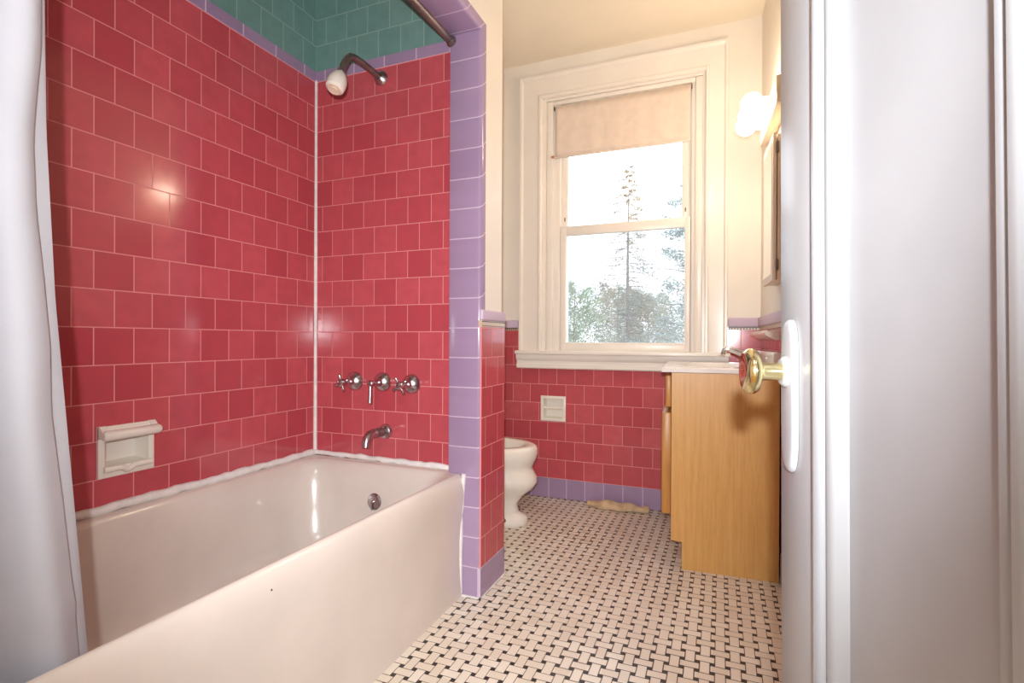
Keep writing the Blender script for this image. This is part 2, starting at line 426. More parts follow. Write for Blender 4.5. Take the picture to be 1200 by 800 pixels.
mb = MB(); # small dark chip in the rim's enamel
cm = MB(); cm.lathe([(-.002, .003), (.0012, .003), (.0018, .001)], (.7035, -.888, .3905), (1, 0, .35), 'black', 12)
tag(local(cm.build('rim_chip', parent=tub), tub), 'small dark chip')
pts = []
for i in range(15):
    z = .435-.425*i/14
    pts.append((.722-.014*min(1, i/5), -.053, z))
mb.tube(pts, [.0095*random.uniform(.85, 1.15) for _ in pts], 'caulk', 8)
struct(mb.build('trim_13', smooth=60), 'white caulk between tub front and lilac pillar')

# ------------------------------------------------------------------ tub fittings
def escut(o, r=.038, dome=.027):
    mb = MB(); mb.lathe([(0, r), (.003, r), (.010, r*.95), (dome*.8, r*.66), (dome, r*.42), (dome+.012, r*.36)], o, (0, -1, 0), 'chrome', 32); return mb
def cross_valve(x, z, label, rot):
    e = empty('tub_valve', (x, 0, z)); tag(e, label, 'faucet handle', 'handles on the tub wall')
    escut((x, 0, z)).build('escutcheon', parent=e); local(e.children[0], e)
    mb = MB(); mb.lathe([(.03, .010), (.066, .009), (.068, .013), (.074, .0145), (.092, .0145), (.098, .010), (.100, .003)], (x, 0, z), (0, -1, 0), 'chrome', 24)
    local(mb.build('stem', parent=e), e)
    mb = MB()
    for k in range(4):
        a = rot + PI/2*k; d = V((math.cos(a), 0, math.sin(a))); c = V((x, -.083, z))
        mb.tube([c+d*.008, c+d*.022, c+d*.030, c+d*.035], [.0058, .0045, .0064, .003], 'chrome', 12)
    local(mb.build('cross_handle', parent=e), e)
    return e
cross_valve(.205, .743, 'chrome cross handle nearest the tub corner, left of the lever', .35)
cross_valve(.471, .741, 'chrome cross handle nearest the lilac pillar, right of the lever', .55)
e = empty('tub_valve', (.339, 0, .744)); tag(e, 'chrome lever handle hanging down between the two cross handles', 'faucet handle', 'handles on the tub wall')
local(escut((.339, 0, .744)).build('escutcheon', parent=e), e)
mb = MB(); mb.lathe([(.03, .010), (.066, .009), (.068, .012), (.086, .012), (.090, .006)], (.339, 0, .744), (0, -1, 0), 'chrome', 24); local(mb.build('stem', parent=e), e)
mb = MB(); mb.tube([(.339, -.079, .750), (.339, -.081, .735), (.339, -.082, .700), (.339, -.083, .672), (.339, -.083, .668)], [.006, .0055, .0075, .0085, .004], 'chrome', 14); local(mb.build('lever', parent=e), e)

e = empty('tub_spout', (.353, 0, .552)); tag(e, 'chrome tub spout curving down below the three handles', 'spout')
mb = MB(); mb.lathe([(0, .029), (.004, .030), (.014, .026), (.019, .018)], (.353, 0, .552), (0, -1, 0), 'chrome'); local(mb.build('flange', parent=e), e)
mb = MB(); mb.tube([(.353, -.012, .552), (.353, -.05, .555), (.353, -.082, .557), (.353, -.102, .553), (.353, -.116, .543), (.353, -.123, .528), (.353, -.125, .512)], [.016, .0165, .0165, .017, .0175, .0165, .016], 'chrome', 20)
local(mb.build('spout_tube', parent=e), e)
mb = MB(); mb.tube([(.353, -.03, .5535), (.353, -.075, .5565)], .0175, 'brass', 20); b_ = local(mb.build('worn_sleeve', parent=e), e); tag(b_, 'worn brassy section of the spout'); b_.data.materials[0] = M['rodmetal']

e = empty('shower', (.325, 0, 1.934)); tag(e, 'white shower head on a bent chrome arm high on the red end wall', 'shower')
mb = MB(); mb.lathe([(0, .029), (.004, .030), (.013, .024), (.020, .014)], (.325, 0, 1.934), (0, -1, 0), 'chrome'); local(mb.build('flange', parent=e), e)
mb = MB(); mb.tube([(.325, -.005, 1.934), (.324, -.06, 1.938), (.322, -.12, 1.941), (.320, -.150, 1.940), (.318, -.175, 1.934), (.317, -.196, 1.911), (.316, -.211, 1.884), (.316, -.218, 1.862)], .0115, 'rodmetal', 16); local(mb.build('shower_arm', parent=e), e)
ax = V((0, -.42, -.9)).normalized(); o_ = V((.316, -.217, 1.864))
mb = MB(); mb.lathe([(0, .010), (.004, .015), (.014, .015), (.018, .010)], o_, ax, 'chrome'); local(mb.build('swivel_nut', parent=e), e)
mb = MB(); mb.lathe([(.014, .012), (.020, .019), (.034, .027), (.055, .033), (.074, .034), (.088, .031), (.094, .024)], o_, ax, 'ceramic'); h_ = local(mb.build('spray_head', parent=e), e); tag(h_, 'off-white plastic spray head')
mb = MB(); mb.lathe([(.0935, .024), (.097, .022), (.097, .016), (.0945, .014), (.099, .012), (.099, 0)], o_, ax, 'cabinetpaint'); local(mb.build('spray_face', parent=h_), e)

e = empty('shower_rod', (.664, -.05, 1.985)); tag(e, 'tarnished metal shower curtain rod under the lilac header', 'rod')
mb = MB(); mb.tube([(.664, -.06, 1.981), (.664, -.8, 1.969), (.664, -1.49, 1.958)], .0125, 'rodmetal', 18); local(mb.build('rod', parent=e), e)
for y, z, s_ in ((-.05, 1.981, -1), (-1.50, 1.958, 1)):
    mb = MB(); mb.lathe([(0, .018), (.004, .019), (.012, .016), (.018, .0135)], (.664, y, z), (0, s_, 0), 'rodmetal'); f_ = local(mb.build('end_flange', parent=e), e)

# shower curtain hanging inside the tub
e = empty('shower_curtain', (.62, -1.36, 1.94)); tag(e, 'white shower curtain bunched at the near end, hanging inside the tub', 'curtain')
HEM = [(1.96, -1.232), (1.43, -1.230), (1.23, -1.228), (.973, -1.216), (.77, -1.200), (.37, -1.168), (.30, -1.162)]
GAP = [(1.96, .002), (1.35, .006), (1.20, .018), (1.10, .019), (.99, .013), (.90, .012), (.80, .018), (.65, .013), (.50, .010), (.30, .010)]
def lerpz(tab, z):
    for (a, p), (b_, q) in zip(tab, tab[1:]):
        if b_ <= z <= a: return p + (q-p)*(a-z)/(a-b_)
    return tab[0][1] if z > tab[0][0] else tab[-1][1]
def cpt(i, n, z):
    t = i/n; zz = (1.95-z)/1.62
    y = lerpz(HEM, z) - .0072 - lerpz(GAP, z)
    y += (-1.49-y)*t
    x = .614 + .03*math.sin(t*PI*4.2)*(1-.3*zz) + .05*t*(1-zz) + .004*math.sin(t*23+zz*4)
    x += .006*math.exp(-((z-.50-.05*t)/.012)**2)
    return (x, y, z)
n_, m_ = 70, 60
mb = MB(); vs = [[mb.bm.verts.new(cpt(i, n_, 1.95-1.62*j/m_)) for i in range(n_+1)] for j in range(m_+1)]
for j in range(m_):
    for i in range(n_): mb.bm.faces.new((vs[j][i], vs[j][i+1], vs[j+1][i+1], vs[j+1][i]))
c_ = local(mb.build('curtain_sheet', 'fabric', e, 60), e)
md = c_.modifiers.new('thick', 'SOLIDIFY'); md.thickness = .002
# narrow second fold showing at the curtain's free edge
mb = MB(); vs = []
for j in range(m_+1):
    z = 1.945-1.61*j/m_; hy = lerpz(HEM, z); my = cpt(0, n_, z)[1]
    prof_ = [(.611, my-.004), (.609, my+.003), (.604, (my+hy)/2+.004), (.600, hy), (.594, hy-.003), (.586, hy-.012), (.578, hy-.03)]
    vs.append([mb.bm.verts.new((x, y, z)) for x, y in prof_])
for j in range(m_):
    for i in range(6): mb.bm.faces.new((vs[j][i], vs[j][i+1], vs[j+1][i+1], vs[j+1][i]))
h_ = local(mb.build('hem_fold', 'fabric', e, 60), e); md = h_.modifiers.new('thick', 'SOLIDIFY'); md.thickness = .002
for k in range(5):
    y = -1.26-.05*k; mb = MB()
    mb.tube([(.664+.021*math.cos(a), y, 1.955+.024*math.sin(a)) for a in [2*PI*q/16 for q in range(17)]], .002, 'chrome', 8, (False, False))
    local(mb.build('curtain_ring', parent=e), e)

# recessed ceramic soap dish with grab bar (left wall)
e = empty('soap_dish', (0, -.743, .598)); tag(e, 'off-white ceramic soap dish with grab bar set into the long red wall', 'soap dish')
def frame_ring(mb, mapf, o, i, d0, d1, mat):
    # o, i = outer and inner rectangles (a0, a1, b0, b1); a picture-frame ring with rounded front
    def rc(r, d): return [mapf(r[0], r[2], d), mapf(r[1], r[2], d), mapf(r[1], r[3], d), mapf(r[0], r[3], d)]
    g = .004
    o2 = (o[0]+g, o[1]-g, o[2]+g, o[3]-g); i2 = (i[0]-g, i[1]+g, i[2]-g, i[3]+g)
    mb.loft([rc(o, d0), rc(o, d1-g*.6), rc(o2, d1), rc(i2, d1), rc(i, d1-g*.6), rc(i, d0)], mat, True, (False, False))
lm = lambda a, b, d: (d, -a, b)
mb = MB(); frame_ring(mb, lm, (.668, .817, .528, .669), (.684, .800, .556, .640), .0005, .010, 'ceramic')
def rcs(r, d): return [lm(r[0], r[2], d), lm(r[1], r[2], d), lm(r[1], r[3], d), lm(r[0], r[3], d)]
mb.loft([rcs((.684, .800, .556, .640), .004), rcs((.686, .798, .558, .638), -.02), rcs((.692, .792, .564, .632), -.042), rcs((.70, .78, .572, .624), -.045)], 'ceramic', True, (False, True))
local(mb.build('dish_body', parent=e), e)
mb = MB(); mb.tube([(.030, -.664, .646), (.030, -.6645, .646), (.030, -.672, .646), (.030, -.745, .646), (.030, -.812, .646), (.030, -.8185, .646), (.030, -.819, .646)], [.004, .010, .0145, .0135, .0145, .010, .004], 'ceramic', 18)
mb.prism([(.004, .671), (.012, .671), (.020, .664), (.026, .656), (.026, .640), (.004, .634)], .668, .684, 'ceramic', lambda a, b, c: (a, -c, b))
mb.prism([(.004, .671), (.012, .671), (.020, .664), (.026, .656), (.026, .640), (.004, .634)], .800, .817, 'ceramic', lambda a, b, c: (a, -c, b))
mb.prism([(.004, .668), (.008, .668), (.018, .655), (.020, .642), (.004, .640)], .683, .801, 'ceramic', lambda a, b, c: (a, -c, b))
local(mb.build('grab_bar', parent=e), e)
mb = MB(); pts = []
for i in range(31):
    t = i/30; y = -.678-.129*t; dip = math.exp(-((t-.5)/.09)**2)
    pts.append((.012-.004*dip, y, .551-.011*dip))
mb.tube(pts, .0085, 'ceramic', 12); local(mb.build('lip', parent=e), e)

# ------------------------------------------------------------------ window
w = empty('window_1', (1.03, BY, .84)); struct(w, 'painted double hung window with a wide casing')
def wpart(mb, name, parent=None, smooth=30): return local(mb.build(name, parent=parent or w, smooth=smooth), w)
mb = MB()
# casing: mitred profile swept round left jamb, head, right jamb; offsets from the inner edge outwards, depth from the wall
cp = [(0, 0), (0, .020), (.006, .027), (.016, .027), (.022, .021), (.030, .019), (.108, .019), (.112, .026), (.118, .030), (.128, .030), (.132, .026), (.132, 0)]
xi0, xi1, zt = .600, 1.487, 2.305
rg = []
for k in range(4):
    ring = []
    for o_, d in cp:
        wl = o_*1.06
        ring.append([(xi0-wl, BY-d, .832), (xi0-wl, BY-d, zt+o_*1.06), (xi1+o_*.83, BY-d, zt+o_*1.06), (xi1+o_*.83, BY-d, .832)][k])
    rg.append(ring)
mb.loft(rg, 'trimpaint'); wpart(mb, 'casing')
mb = MB(); mb.box((.600, BY-.002, .83), (.621, BY+.19, 2.305), 'trimpaint'); mb.box((1.474, BY-.002, .83), (1.487, BY+.19, 2.305), 'trimpaint'); mb.box((.6215, BY-.002, 2.292), (1.4735, BY+.19, 2.305), 'trimpaint'); mb.box((.6215, BY+.01, .815), (1.4735, BY+.22, .848), 'trimpaint')
wpart(mb, 'jamb')
mb = MB()
for a, b, y0, y1 in ((.6215, .660, BY+.001, BY+.03), (.6215, .700, BY+.016, BY+.045), (1.438, 1.4735, BY+.001, BY+.03), (1.418, 1.4735, BY+.016, BY+.045)):
    mb.box((a, y0, .849), (b, y1, 2.29), 'trimpaint', .003)
mb.box((.66, BY+.006, 2.268), (1.437, BY+.045, 2.291), 'trimpaint', .003)
mb.box((.6215, BY+.0455, .849), (.703, BY+.19, 2.29), 'trimpaint'); mb.box((1.401, BY+.0455, .849), (1.4735, BY+.19, 2.29), 'trimpaint'); mb.box((.7035, BY+.0455, 2.262), (1.4005, BY+.19, 2.29), 'trimpaint')
wpart(mb, 'stop')
mb = MB(); mb.box((.447, BY-.058, .828), (1.612, BY+.012, .850), 'trimpaint', .006, 3); wpart(mb, 'stool')
mb = MB(); mb.prism([(0, .746), (.026, .746), (.032, .752), (.032, .772), (.028, .777), (.028, .790), (.038, .800), (.042, .812), (.042, .8285), (0, .8285)], .452, 1.603, 'trimpaint', lambda a, b, c: (c, BY-a, b))
wpart(mb, 'apron')
def sash(name, x0, x1, z0, z1, gx0, gx1, gz0, gz1, y0, y1, pane, lab):
    fr = MB(); b = .004
    fr.box((x0, y0, z0), (gx0, y1, z1), 'trimpaint', b); fr.box((gx1, y0, z0), (x1, y1, z1), 'trimpaint', b)
    fr.box((gx0-.002, y0, z0), (gx1+.002, y1, gz0), 'trimpaint', b); fr.box((gx0-.002, y0, gz1), (gx1+.002, y1, z1), 'trimpaint', b)
    o = wpart(fr, name); tag(o, lab)
    g = MB(); ym = (y0+y1)/2; g.box((gx0-.003, ym-.002, gz0-.003), (gx1+.003, ym+.002, gz1+.003), pane)
    p = wpart(g, 'pane', o, 0)
    return o
sash('upper_sash', .702, 1.402, 1.525, 2.268, .739, 1.367, 1.560, 2.235, BY+.046, BY+.078, 'pane', 'upper sash')
ls = sash('lower_sash', .701, 1.414, .8485, 1.566, .737, 1.385, .898, 1.512, BY+.016, BY+.045, 'pane', 'lower sash')
mb = MB(); mb.box((.70, BY+.082, .855), (1.41, BY+.084, 1.535), 'screen'); wpart(mb, 'insect_screen', None, 0)
mb = MB()
for a in (.704, 1.385): mb.box((a, BY+.079, .849), (a+.02, BY+.09, 1.54), 'ceramic')
mb.box((.704, BY+.079, .849), (1.405, BY+.09, .866), 'ceramic'); mb.box((.704, BY+.079, 1.525), (1.405, BY+.09, 1.54), 'ceramic'); wpart(mb, 'screen_frame')
for x in (.717, 1.384):
    mb = MB(); mb.box((x, BY+.043, 1.60), (x+.006, BY+.047, 1.622), 'steel', .001); wpart(mb, 'sash_latch')

e = empty('roller_shade', (1.04, BY, 2.25)); tag(e, 'cream roller shade pulled a short way down over the window', 'window shade')
mb = MB(); mb.tube([(.672, BY+.013, 2.247), (1.414, BY+.013, 2.247)], .014, 'shade', 18); local(mb.build('roller', parent=e), e)
mb = MB(); nn = 40; vs = []
for j in range(9):
    z = 2.250-.292*j/8; row = []
    for i in range(nn+1):
        t = i/nn; row.append(mb.bm.verts.new((.674+.738*t, BY-.002+.0025*math.sin(t*37)*(j/8)+.0015*math.sin(t*90+j), z+.004*(1-t)*j/8)))
    vs.append(row)
for j in range(8):
    for i in range(nn): mb.bm.faces.new((vs[j][i], vs[j][i+1], vs[j+1][i+1], vs[j+1][i]))
f_ = local(mb.build('shade_cloth', 'shade', e, 60), e); md = f_.modifiers.new('thick', 'SOLIDIFY'); md.thickness = .0015
mb = MB(); mb.box((.668, BY-.006, 1.956), (1.415, BY+.002, 1.966), 'shade', .002); hs = local(mb.build('hem_slat', parent=e), e)
mb = MB(); mb.box((.650, BY-.006, 1.962), (.668, BY+.001, 1.974), 'hem', .002); tag(local(mb.build('slat_end', parent=hs), e), 'brown wooden slat end')
for x in (.662, 1.4155):
    mb = MB(); mb.box((x, BY+.002, 2.238), (x+.005, BY+.028, 2.260), 'steel', .001); local(mb.build('bracket', parent=e), e)

# recessed ceramic paper holder under the window
e = empty('paper_holder', (.669, BY, .515)); tag(e, 'square off-white ceramic holder with a middle bar set in the red wall under the window', 'paper holder')
bmf = lambda a, b, d: (a, BY-d, b)
mb = MB(); frame_ring(mb, bmf, (.594, .744, .443, .588), (.611, .727, .459, .571), .0005, .009, 'ceramic')
rb = lambda r, d: [bmf(r[0], r[2], d), bmf(r[1], r[2], d), bmf(r[1], r[3], d), bmf(r[0], r[3], d)]
mb.loft([rb((.611, .727, .459, .571), .004), rb((.613, .725, .461, .569), -.03), rb((.618, .72, .466, .564), -.04)], 'ceramic', True, (False, True))
local(mb.build('holder_body', parent=e), e)
mb = MB(); mb.tube([(.612, BY+.004, .518), (.726, BY+.004, .518)], .0075, 'ceramic', 14); local(mb.build('bar', parent=e), e)

# ------------------------------------------------------------------ toilet
ty = .70
e = empty('toilet', (.36, ty, 0)); tag(e, 'white porcelain toilet bowl behind the lilac pillar', 'toilet')
def egg(cx, cy, a_back, a_front, b, z, k=48):
    return [(cx + (a_front if math.cos(t) > 0 else a_back)*math.cos(t), cy + b*math.sin(t), z) for t in [2*PI*i/k for i in range(k)]]
cx = .46
sec = [(.20, .220, .105, .0), (.20, .225, .112, .012), (.20, .225, .112, .034), (.195, .212, .100, .046), (.17, .178, .078, .060), (.16, .170, .075, .10), (.165, .205, .095, .145), (.18, .252, .125, .180), (.19, .272, .142, .212), (.195, .270, .146, .240), (.20, .252, .146, .268), (.205, .246, .148, .285), (.212, .256, .158, .305), (.22, .268, .172, .330), (.222, .273, .178, .352), (.222, .272, .178, .372), (.218, .266, .174, .385), (.21, .254, .166, .391), (.165, .215, .130, .391), (.158, .206, .122, .386), (.152, .200, .118, .365), (.145, .192, .112, .340), (.12, .15, .09, .27), (.07, .09, .055, .22), (.03, .04, .03, .21)]
mb = MB(); mb.loft([egg(cx, ty, a, b, c, z) for a, b, c, z in sec], 'porcelain'); local(mb.build('bowl', parent=e, smooth=60), e)
mb = MB(); mb.box((.16, ty-.14, .30), (.262, ty+.14, .392), 'porcelain', .02, 4); local(mb.build('deck', parent=e), e)
mb = MB(); mb.box((.012, ty-.23, .385), (.20, ty+.23, .72), 'porcelain', .025, 4); tk = local(mb.build('tank', parent=e), e)
mb = MB(); mb.box((.006, ty-.24, .722), (.21, ty+.24, .755), 'porcelain', .012, 3); local(mb.build('tank_lid', parent=tk), e)
for s_ in (-1, 1):
    mb = MB(); mb.lathe([(0, .012), (.008, .012), (.014, .007), (.016, .002)], (.60, ty+s_*.098, .036), (0, 0, 1), 'rodmetal', 16); tag(local(mb.build('bolt_cap', parent=e), e), 'dark rusty floor bolt')

# ------------------------------------------------------------------ vanity (right-wall frame)
vn = empty('bathroom_vanity', WM @ V((-.2, -.37, 0)), SK); tag(vn, 'maple bathroom vanity cabinet under the window with a plain side panel', 'cabinet')
def vpart(mb, name, parent=None, root=None, smooth=30):
    o = mb.build(name, parent=parent or root or vn, smooth=smooth, mtx=WM); return local(o, root or vn)
yn, yf = -.686, -.075
def side(y0, y1):
    m_ = MB(); m_.prism([(-.012, 0), (-.360, 0), (-.360, .108), (-.402, .112), (-.402, .783), (-.012, .783)], y0, y1, 'wood', lambda a, b, c: (a, c, b)); return m_
vpart(side(yn, yn+.018), 'side_panel'); vpart(side(yf-.018, yf), 'side_panel')
mb = MB(); mb.box((-.402, yn+.018, .112), (-.385, yf-.018, .21), 'wood'); mb.box((-.402, yn+.018, .62), (-.385, yf-.018, .645), 'wood'); mb.box((-.402, -.39, .21), (-.385, -.37, .62), 'wood')
mb.box((-.402, yn+.018, .76), (-.385, yf-.018, .783), 'wood'); mb.box((-.36, yn+.018, 0), (-.345, yf-.018, .112), 'wood'); mb.box((-.385, yn+.018, .112), (-.03, yf-.018, .125), 'wood'); mb.box((-.03, yn+.018, .112), (-.02, yf-.018, .783), 'wood'); vpart(mb, 'face_frame')
for a, b in ((yn+.006, -.384), (-.376, yf-.006)):
    mb = MB(); mb.box((-.440, a, .213), (-.403, b, .622), 'oak', .006, 2)
    mb.box((-.444, a+.06, .27), (-.4395, b-.06, .565), 'oak', .003, 1); d_ = vpart(mb, 'cabinet_door'); tag(d_, 'oak door with a darker edge')
mb = MB(); mb.box((-.426, yn+.006, .643), (-.403, yf-.006, .772), 'oak', .006, 2); vpart(mb, 'drawer_front')

ct = empty('countertop', WM @ V((-.22, -.37, .784)), SK); tag(ct, 'white cultured marble sink top with backsplash on the maple vanity', 'countertop')
mb = MB()
# slab with a basin sunk into it: outer rectangle to oval
k_ = 48
def orect(a, b, c, d, z):
    pts = []
    for i in range(k_):
        t = 2*PI*(i+.5)/k_; cx_, cy_ = (a+b)/2, (c+d)/2; dx, dy = math.cos(t), math.sin(t)
        q = min((b-a)/2/abs(dx) if abs(dx) > 1e-6 else 9, (d-c)/2/abs(dy) if abs(dy) > 1e-6 else 9)
        pts.append((cx_+dx*q, cy_+dy*q, z))
    # snap nearest points onto the corners
    for cxn in (a, b):
        for cyn in (c, d):
            j = min(range(k_), key=lambda q: (pts[q][0]-cxn)**2+(pts[q][1]-cyn)**2); pts[j] = (cxn, cyn, z)
    return pts
def oval(rx, ry, z): return [(-.235+rx*math.cos(2*PI*(i+.5)/k_), -.37+ry*math.sin(2*PI*(i+.5)/k_), z) for i in range(k_)]
xa, xb, ya_, yb_ = -.440, -.004, -.694, -.062
mb.loft([oval(.02, .02, .655), oval(.08, .12, .66), oval(.125, .18, .70), oval(.140, .205, .765), oval(.146, .215, .797), oval(.152, .222, .8045), orect(xa+.004, xb, ya_+.004, yb_, .8045), orect(xa, xb, ya_, yb_, .8005), orect(xa, xb, ya_, yb_, .785), orect(xa+.03, xb-.01, ya_+.03, yb_-.03, .784), oval(.150, .222, .784), oval(.13, .19, .70), oval(.085, .125, .652), oval(.02, .02, .648)], 'marble')
vpart(mb, 'sink_top', None, ct, 40)
mb = MB(); mb.box((-.036, -.690, .8045), (-.004, yb_, .868), 'marble', .005, 2); vpart(mb, 'backsplash', None, ct)

fc = empty('sink_faucet', WM @ V((-.09, -.40, .805)), SK); tag(fc, 'chrome sink faucet spout rising from the white vanity top', 'faucet')
mb = MB(); mb.box((-.115, -.50, .805), (-.06, -.30, .818), 'bright_chrome', .006, 3); vpart(mb, 'base_plate', None, fc)
mb = MB(); mb.tube([(-.085, -.40, .815), (-.088, -.40, .833), (-.100, -.40, .848), (-.13, -.40, .860), (-.165, -.40, .874), (-.182, -.40, .877), (-.192, -.40, .872), (-.195, -.40, .862), (-.195, -.40, .852)], [.016, .015, .0145, .0135, .012, .0115, .0115, .011, .0105], 'bright_chrome', 18); vpart(mb, 'spout', None, fc)
for y in (-.48, -.32):
    mb = MB(); mb.lathe([(0, .019), (.012, .017), (.022, .013), (.030, .019), (.044, .020), (.05, .014)], (-.087, y, .818), (0, 0, 1), 'bright_chrome', 20); vpart(mb, 'tap_handle', None, fc)

# ceramic shelf on the right wall over the vanity
e = empty('ceramic_shelf', WM @ V((0, -.3, .94)), SK); tag(e, 'long off-white ceramic shelf on the right wall above the vanity top', 'shelf')
mb = MB(); mb.prism([(0, .915), (-.012, .915), (-.048, .934), (-.053, .940), (-.053, .947), (-.048, .951), (-.040, .949), (-.012, .949), (0, .958)], -.585, -.03, 'ceramic', lambda a, b, c: (a, c, b)); vpart(mb, 'shelf_body', None, e)
mb = MB(); mb.tube([(-.046, -.58, .951), (-.046, -.035, .951)], .0035, 'ceramic', 10); vpart(mb, 'shelf_rail', None, e)

# light bar with three globe bulbs
lb = empty('vanity_light', WM @ V((0, -.556, 1.82)), SK); tag(lb, 'light bar with three lit globe bulbs on the right wall above the medicine cabinet', 'light fixture')
mb = MB(); mb.box((-.045, -.79, 1.768), (-.0005, -.325, 1.868), 'cabinetpaint', .004, 2); vpart(mb, 'back_plate', None, lb)
for y in (-.668, -.556, -.445):
    mb = MB(); mb.lathe([(0, .021), (.003, .022), (.026, .020), (.030, .018)], (-.045, y, 1.825), (-1, 0, 0), 'ceramic', 24); so = vpart(mb, 'socket', None, lb)
    mb = MB(); mb.sphere((-.113, y, 1.825), .040, 'bulb', n=24); vpart(mb, 'globe_bulb', so, lb)

# medicine cabinet
mc = empty('medicine_cabinet', WM @ V((0, -.64, 1.4)), SK); tag(mc, 'cream medicine cabinet with a mirror door on the right wall under the light bar', 'medicine cabinet')
mb = MB(); mb.box((-.034, -.755, 1.137), (-.0005, -.500, 1.668), 'cabinetpaint', .002); vpart(mb, 'cabinet_box', None, mc)
mb = MB(); mb.box((-.050, -.757, 1.134), (-.037, -.498, 1.671), 'cabinetpaint', .002); dr = vpart(mb, 'cabinet_door', None, mc)
mb = MB(); mb.box((-.0515, -.735, 1.16), (-.0498, -.52, 1.645), 'mirror'); vpart(mb, 'mirror', dr, mc)
for z in (1.19, 1.62):
    mb = MB(); mb.box((-.039, -.762, z-.02), (-.030, -.7552, z+.02), 'steel', .001); vpart(mb, 'hinge', None, mc)

# ------------------------------------------------------------------ rag on the floor
e = MB(); nx, nyy = 44, 10; vs = []
for i in range(nx+1):
    t = i/nx; row = []
    for j in range(nyy+1):
        q = j/nyy; wdt = .045*(.55+.45*math.sin(PI*min(1, t*1.15)))+.012
        x = .885+.335*t; y = 1.150-.022*t*0 + wdt*(q-1.0)*1.5 + .006*math.sin(t*19)
        hgt = .034*math.sin(PI*q)**.7*(.35+.65*abs(math.sin(PI*t*.9+.25)))*(1+.14*math.sin(t*17+q*4))*1.1 + (.012 if t > .9 else 0)*math.sin(PI*q)
        row.append(e.bm.verts.new((x, y, .004+max(0, hgt))))
    vs.append(row)
for i in range(nx):
    for j in range(nyy): e.bm.faces.new((vs[i][j], vs[i+1][j], vs[i+1][j+1], vs[i][j+1]))
rg_ = e.build('floor_rag', 'rag', None, 60); md = rg_.modifiers.new('thick', 'SOLIDIFY'); md.thickness = .003
tag(rg_, 'crumpled beige rag on the mosaic floor against the lilac base tiles', 'cloth')

# ------------------------------------------------------------------ door
dd = empty('door_1', (1.638, -.962, 0)); struct(dd, 'white panelled door swung into the bathroom')
hx = V((math.sin(math.radians(10.94)), -math.cos(math.radians(10.94)), 0)); ny = V((math.cos(math.radians(10.94)), math.sin(math.radians(10.94)), 0))
# local x = from latch edge to hinge edge, y = into the door's thickness; the old door sags a little in its own plane
DM = Matrix(((hx.x, ny.x, 0, 1.638), (hx.y, ny.y, 0, -.962), (0, 0, 1, 0), (0, 0, 0, 1)))
sag = Matrix.Translation((0, 0, .9)) @ Matrix.Rotation(math.radians(-1.4), 4, 'Y') @ Matrix.Translation((0, 0, -.9))
dd.matrix_world = DM @ sag
def dpart(mb, name, parent=None, smooth=40): return mb.build(name, parent=parent or dd, smooth=smooth)
DW, DT = .70, .036
st = .127; ms0, ms1 = .418, .445            # stile width; middle stile
mb = MB()
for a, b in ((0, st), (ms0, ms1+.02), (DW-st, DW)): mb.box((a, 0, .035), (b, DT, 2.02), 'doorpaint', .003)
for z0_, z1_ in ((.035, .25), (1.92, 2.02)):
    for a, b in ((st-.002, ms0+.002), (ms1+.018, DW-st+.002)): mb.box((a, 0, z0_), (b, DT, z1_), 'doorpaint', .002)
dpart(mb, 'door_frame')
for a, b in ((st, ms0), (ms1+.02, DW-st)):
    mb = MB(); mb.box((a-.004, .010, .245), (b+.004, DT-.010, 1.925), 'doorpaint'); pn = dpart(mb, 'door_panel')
    # raised moulding round the panel, front side
    mp = [(0, .002), (.002, -.006), (.007, -.010), (.014, -.010), (.018, -.004), (.022, -.001), (.026, -.004), (.032, -.004), (.038, .002), (.044, .0105)]
    c4 = [(a, b, .25, 1.92)]
    rings = []
    for o_, d in mp:
        rings.append([(a+o_, d, .25+o_), (b-o_, d, .25+o_), (b-o_, d, 1.92-o_), (a+o_, d, 1.92-o_)])
    mb = MB(); mb.loft(rings, 'doorpaint', True, (False, False)); dpart(mb, 'panel_moulding', pn, 60)
# escutcheon and knob; local -y is the visible side
mb = MB(); pl = []
for i in range(40):
    t = 2*PI*i/40; c, s_ = math.cos(t), math.sin(t)
    pl.append((.044+.024*math.copysign(abs(c)**.7, c), .846+.090*math.copysign(abs(s_)**.55, s_)))
sc = lambda f, d: [(.044+(x-.044)*f, d, .842+(z-.842)*(1-(1-f)*.3)) for x, z in pl]
mb.loft([sc(1, -.0005), sc(1, -.003), sc(.9, -.006), sc(.7, -.007)], 'doorpaint'); mb.lathe([(.004, .019), (.010, .018), (.013, .0145), (.013, .010)], (.044, 0, .874), (0, -1, 0), 'doorpaint', 28); es = dpart(mb, 'escutcheon')
mb = MB(); kz = .874
mb.lathe([(.010, .0105), (.032, .0105), (.0345, .012), (.036, .017), (.039, .024), (.043, .0272), (.047, .0275), (.051, .0262), (.0545, .022), (.054, .017), (.0515, .010), (.0505, .004), (.0505, 0)], (.044, 0, kz), (0, -1, 0), 'brass', 40); tag(dpart(mb, 'knob'), 'polished brass knob')
mb = MB(); mb.box((-.002, .008, .80), (.0005, DT-.008, .92), 'brass'); dpart(mb, 'latch_plate')

